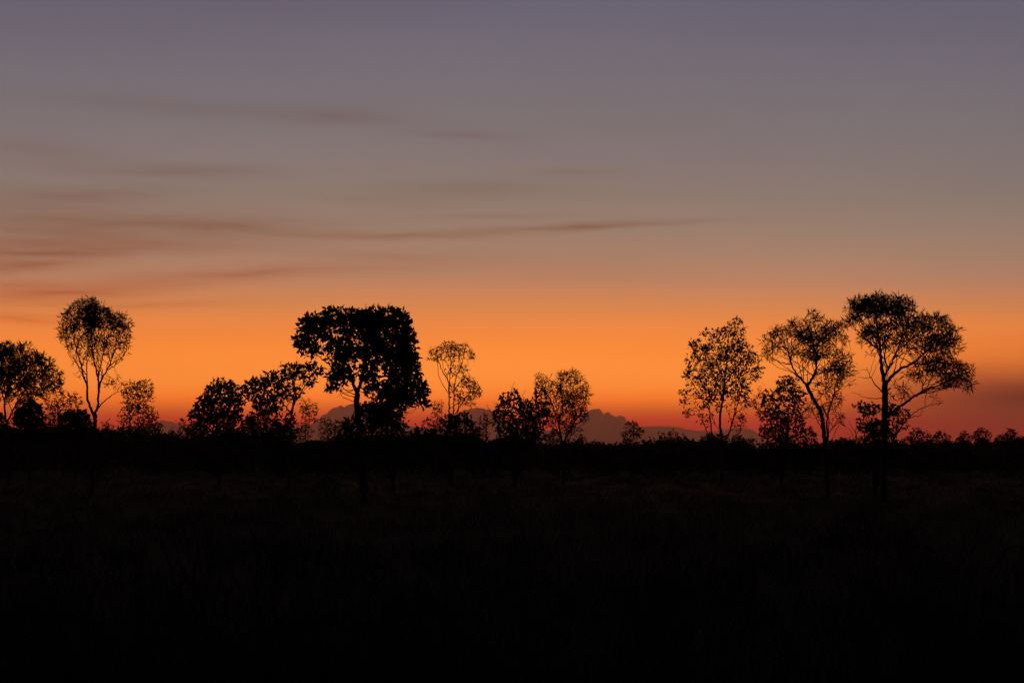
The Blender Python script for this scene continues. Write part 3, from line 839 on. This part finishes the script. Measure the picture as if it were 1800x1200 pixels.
FAR = [  # trees of the far right skyline: x, top row, width, label
    (1482, 766, 22, 'low leafy bush just right of the crooked trunk'),
    (1612, 752, 30, 'upright dark tree on the skyline right of the spreading trunk'),
    (1632, 758, 14, 'thin narrow sapling on the far right skyline'),
    (1655, 756, 32, 'flat-topped rounded tree on the far right skyline'),
    (1697, 757, 26, 'see-through small tree left of the tallest far right skyline tree'),
    (1727, 750, 30, 'tallest tree on the far right skyline'),
    (1756, 763, 18, 'small sparse shrub on the far right skyline'),
    (1776, 752, 28, 'bushy tree near the right edge of the skyline'),
    (1800, 764, 22, 'low shrub cut by the right edge of the picture'),
]
for k, (x, ty, w, lb) in enumerate(FAR):
    rr = random.Random(400 + k)
    h = 788 - ty
    bl = [(x + rr.uniform(-.1, .1) * w, ty + h * .25, w * .32, h * .25), (x - w * .28, ty + h * .45, w * .24, h * .25, .8), (x + w * .28, ty + h * .42, w * .25, h * .25, .8),
          (x, ty + h * .7, w * .45, h * .3)]
    bush('tree' if 'tree' in lb or 'sapling' in lb else 'shrub', lb, x, 829, bl, int(130 + w * h * .3), dict(TINY, per=2.8, L=4.2, W=2.0, clump=.9), 400 + k, cat='tree' if 'tree' in lb or 'sapling' in lb else 'shrub',
         group='far right skyline trees', stems=4, w=2.4, step=3, dk=3.4)

UNDER = [  # understory between the main trees: x, top row, half width, label
    (4, 722, 16, 'dark undergrowth cut by the left edge below the spreading tree'),
    (84, 738, 18, 'leafy undergrowth between the two solid bushes near the left edge'),
    (208, 748, 12, 'low twiggy bush between the tall slim tree and the small upright tree'),
    (282, 752, 16, 'low see-through bush at the right foot of the small upright twiggy tree'),
    (438, 728, 16, 'leafy undergrowth filling the gap between the leftmost broad-leaved bush and the leaning tree'),
    (486, 738, 20, 'dark leafy undergrowth below the leaning broad-leaved tree'),
    (606, 736, 16, 'light leafy undergrowth just left of the big dark trunk'),
    (738, 748, 13, 'thin twiggy undergrowth at the right foot of the big dark tree'),
    (834, 738, 12, 'small bush at the right shoulder of the slender umbrella-topped tree'),
    (972, 752, 14, 'low undergrowth at the left foot of the round bristly tree'),
    (1022, 762, 12, 'thin undergrowth at the right foot of the round bristly tree'),
    (1246, 758, 16, 'twiggy undergrowth at the left foot of the airy many-stemmed tree'),
    (1298, 762, 18, 'twiggy undergrowth at the right foot of the airy many-stemmed tree'),
    (1424, 748, 14, 'thin undergrowth just left of the crooked trunk'),
    (1508, 764, 18, 'low bushes around the bare dead twigs'),
    (1596, 764, 14, 'low undergrowth at the right foot of the far-right spreading tree'),
]
for k, (x, ty, w, lb) in enumerate(UNDER):
    rr = random.Random(700 + k)
    h = 792 - ty
    bl = [(x + rr.uniform(-.3, .3) * w, ty + h * .28, w * .5, h * .26), (x - w * .5, ty + h * .5, w * .45, h * .26, .8), (x + w * .5, ty + h * .48, w * .45, h * .28, .8), (x, ty + h * .75, w, h * .3)]
    bush('shrub', lb, x, 834 + rr.uniform(0, 8), bl, int(120 + w * h * .4), dict(TINY, per=rr.uniform(2.2, 3.4), L=rr.uniform(4.6, 6), W=2.4), 700 + k, group='undergrowth between the trees',
         stems=5, w=2.4, step=3.4, dk=4)

# ------------------------------------------------------------------ dusk haze in the air
hz = bpy.data.materials.new('haze')
hz.use_nodes = True
hn = hz.node_tree
hn.nodes.clear()
pv = hn.nodes.new('ShaderNodeVolumePrincipled')
pv.inputs['Color'].default_value = (0.95, 0.64, 0.54, 1)
pv.inputs['Density'].default_value = 4.7e-5
pv.inputs['Anisotropy'].default_value = 0.8
ho = hn.nodes.new('ShaderNodeOutputMaterial')
hn.links.new(pv.outputs[0], ho.inputs['Volume'])
x0, x1, y0, y1, z0, z1 = -25000, 25000, -17000, 38000, -30, 1350
V = [(x, y, z) for z in (z0, z1) for y in (y0, y1) for x in (x0, x1)]
Q = [(0, 2, 3, 1), (4, 5, 7, 6), (0, 1, 5, 4), (2, 6, 7, 3), (0, 4, 6, 2), (1, 3, 7, 5)]
hb = mesh_np('haze', V, Q, hz)
hb['kind'] = 'stuff'
tag(hb, 'thin dusk haze filling the air over the plain', 'haze')
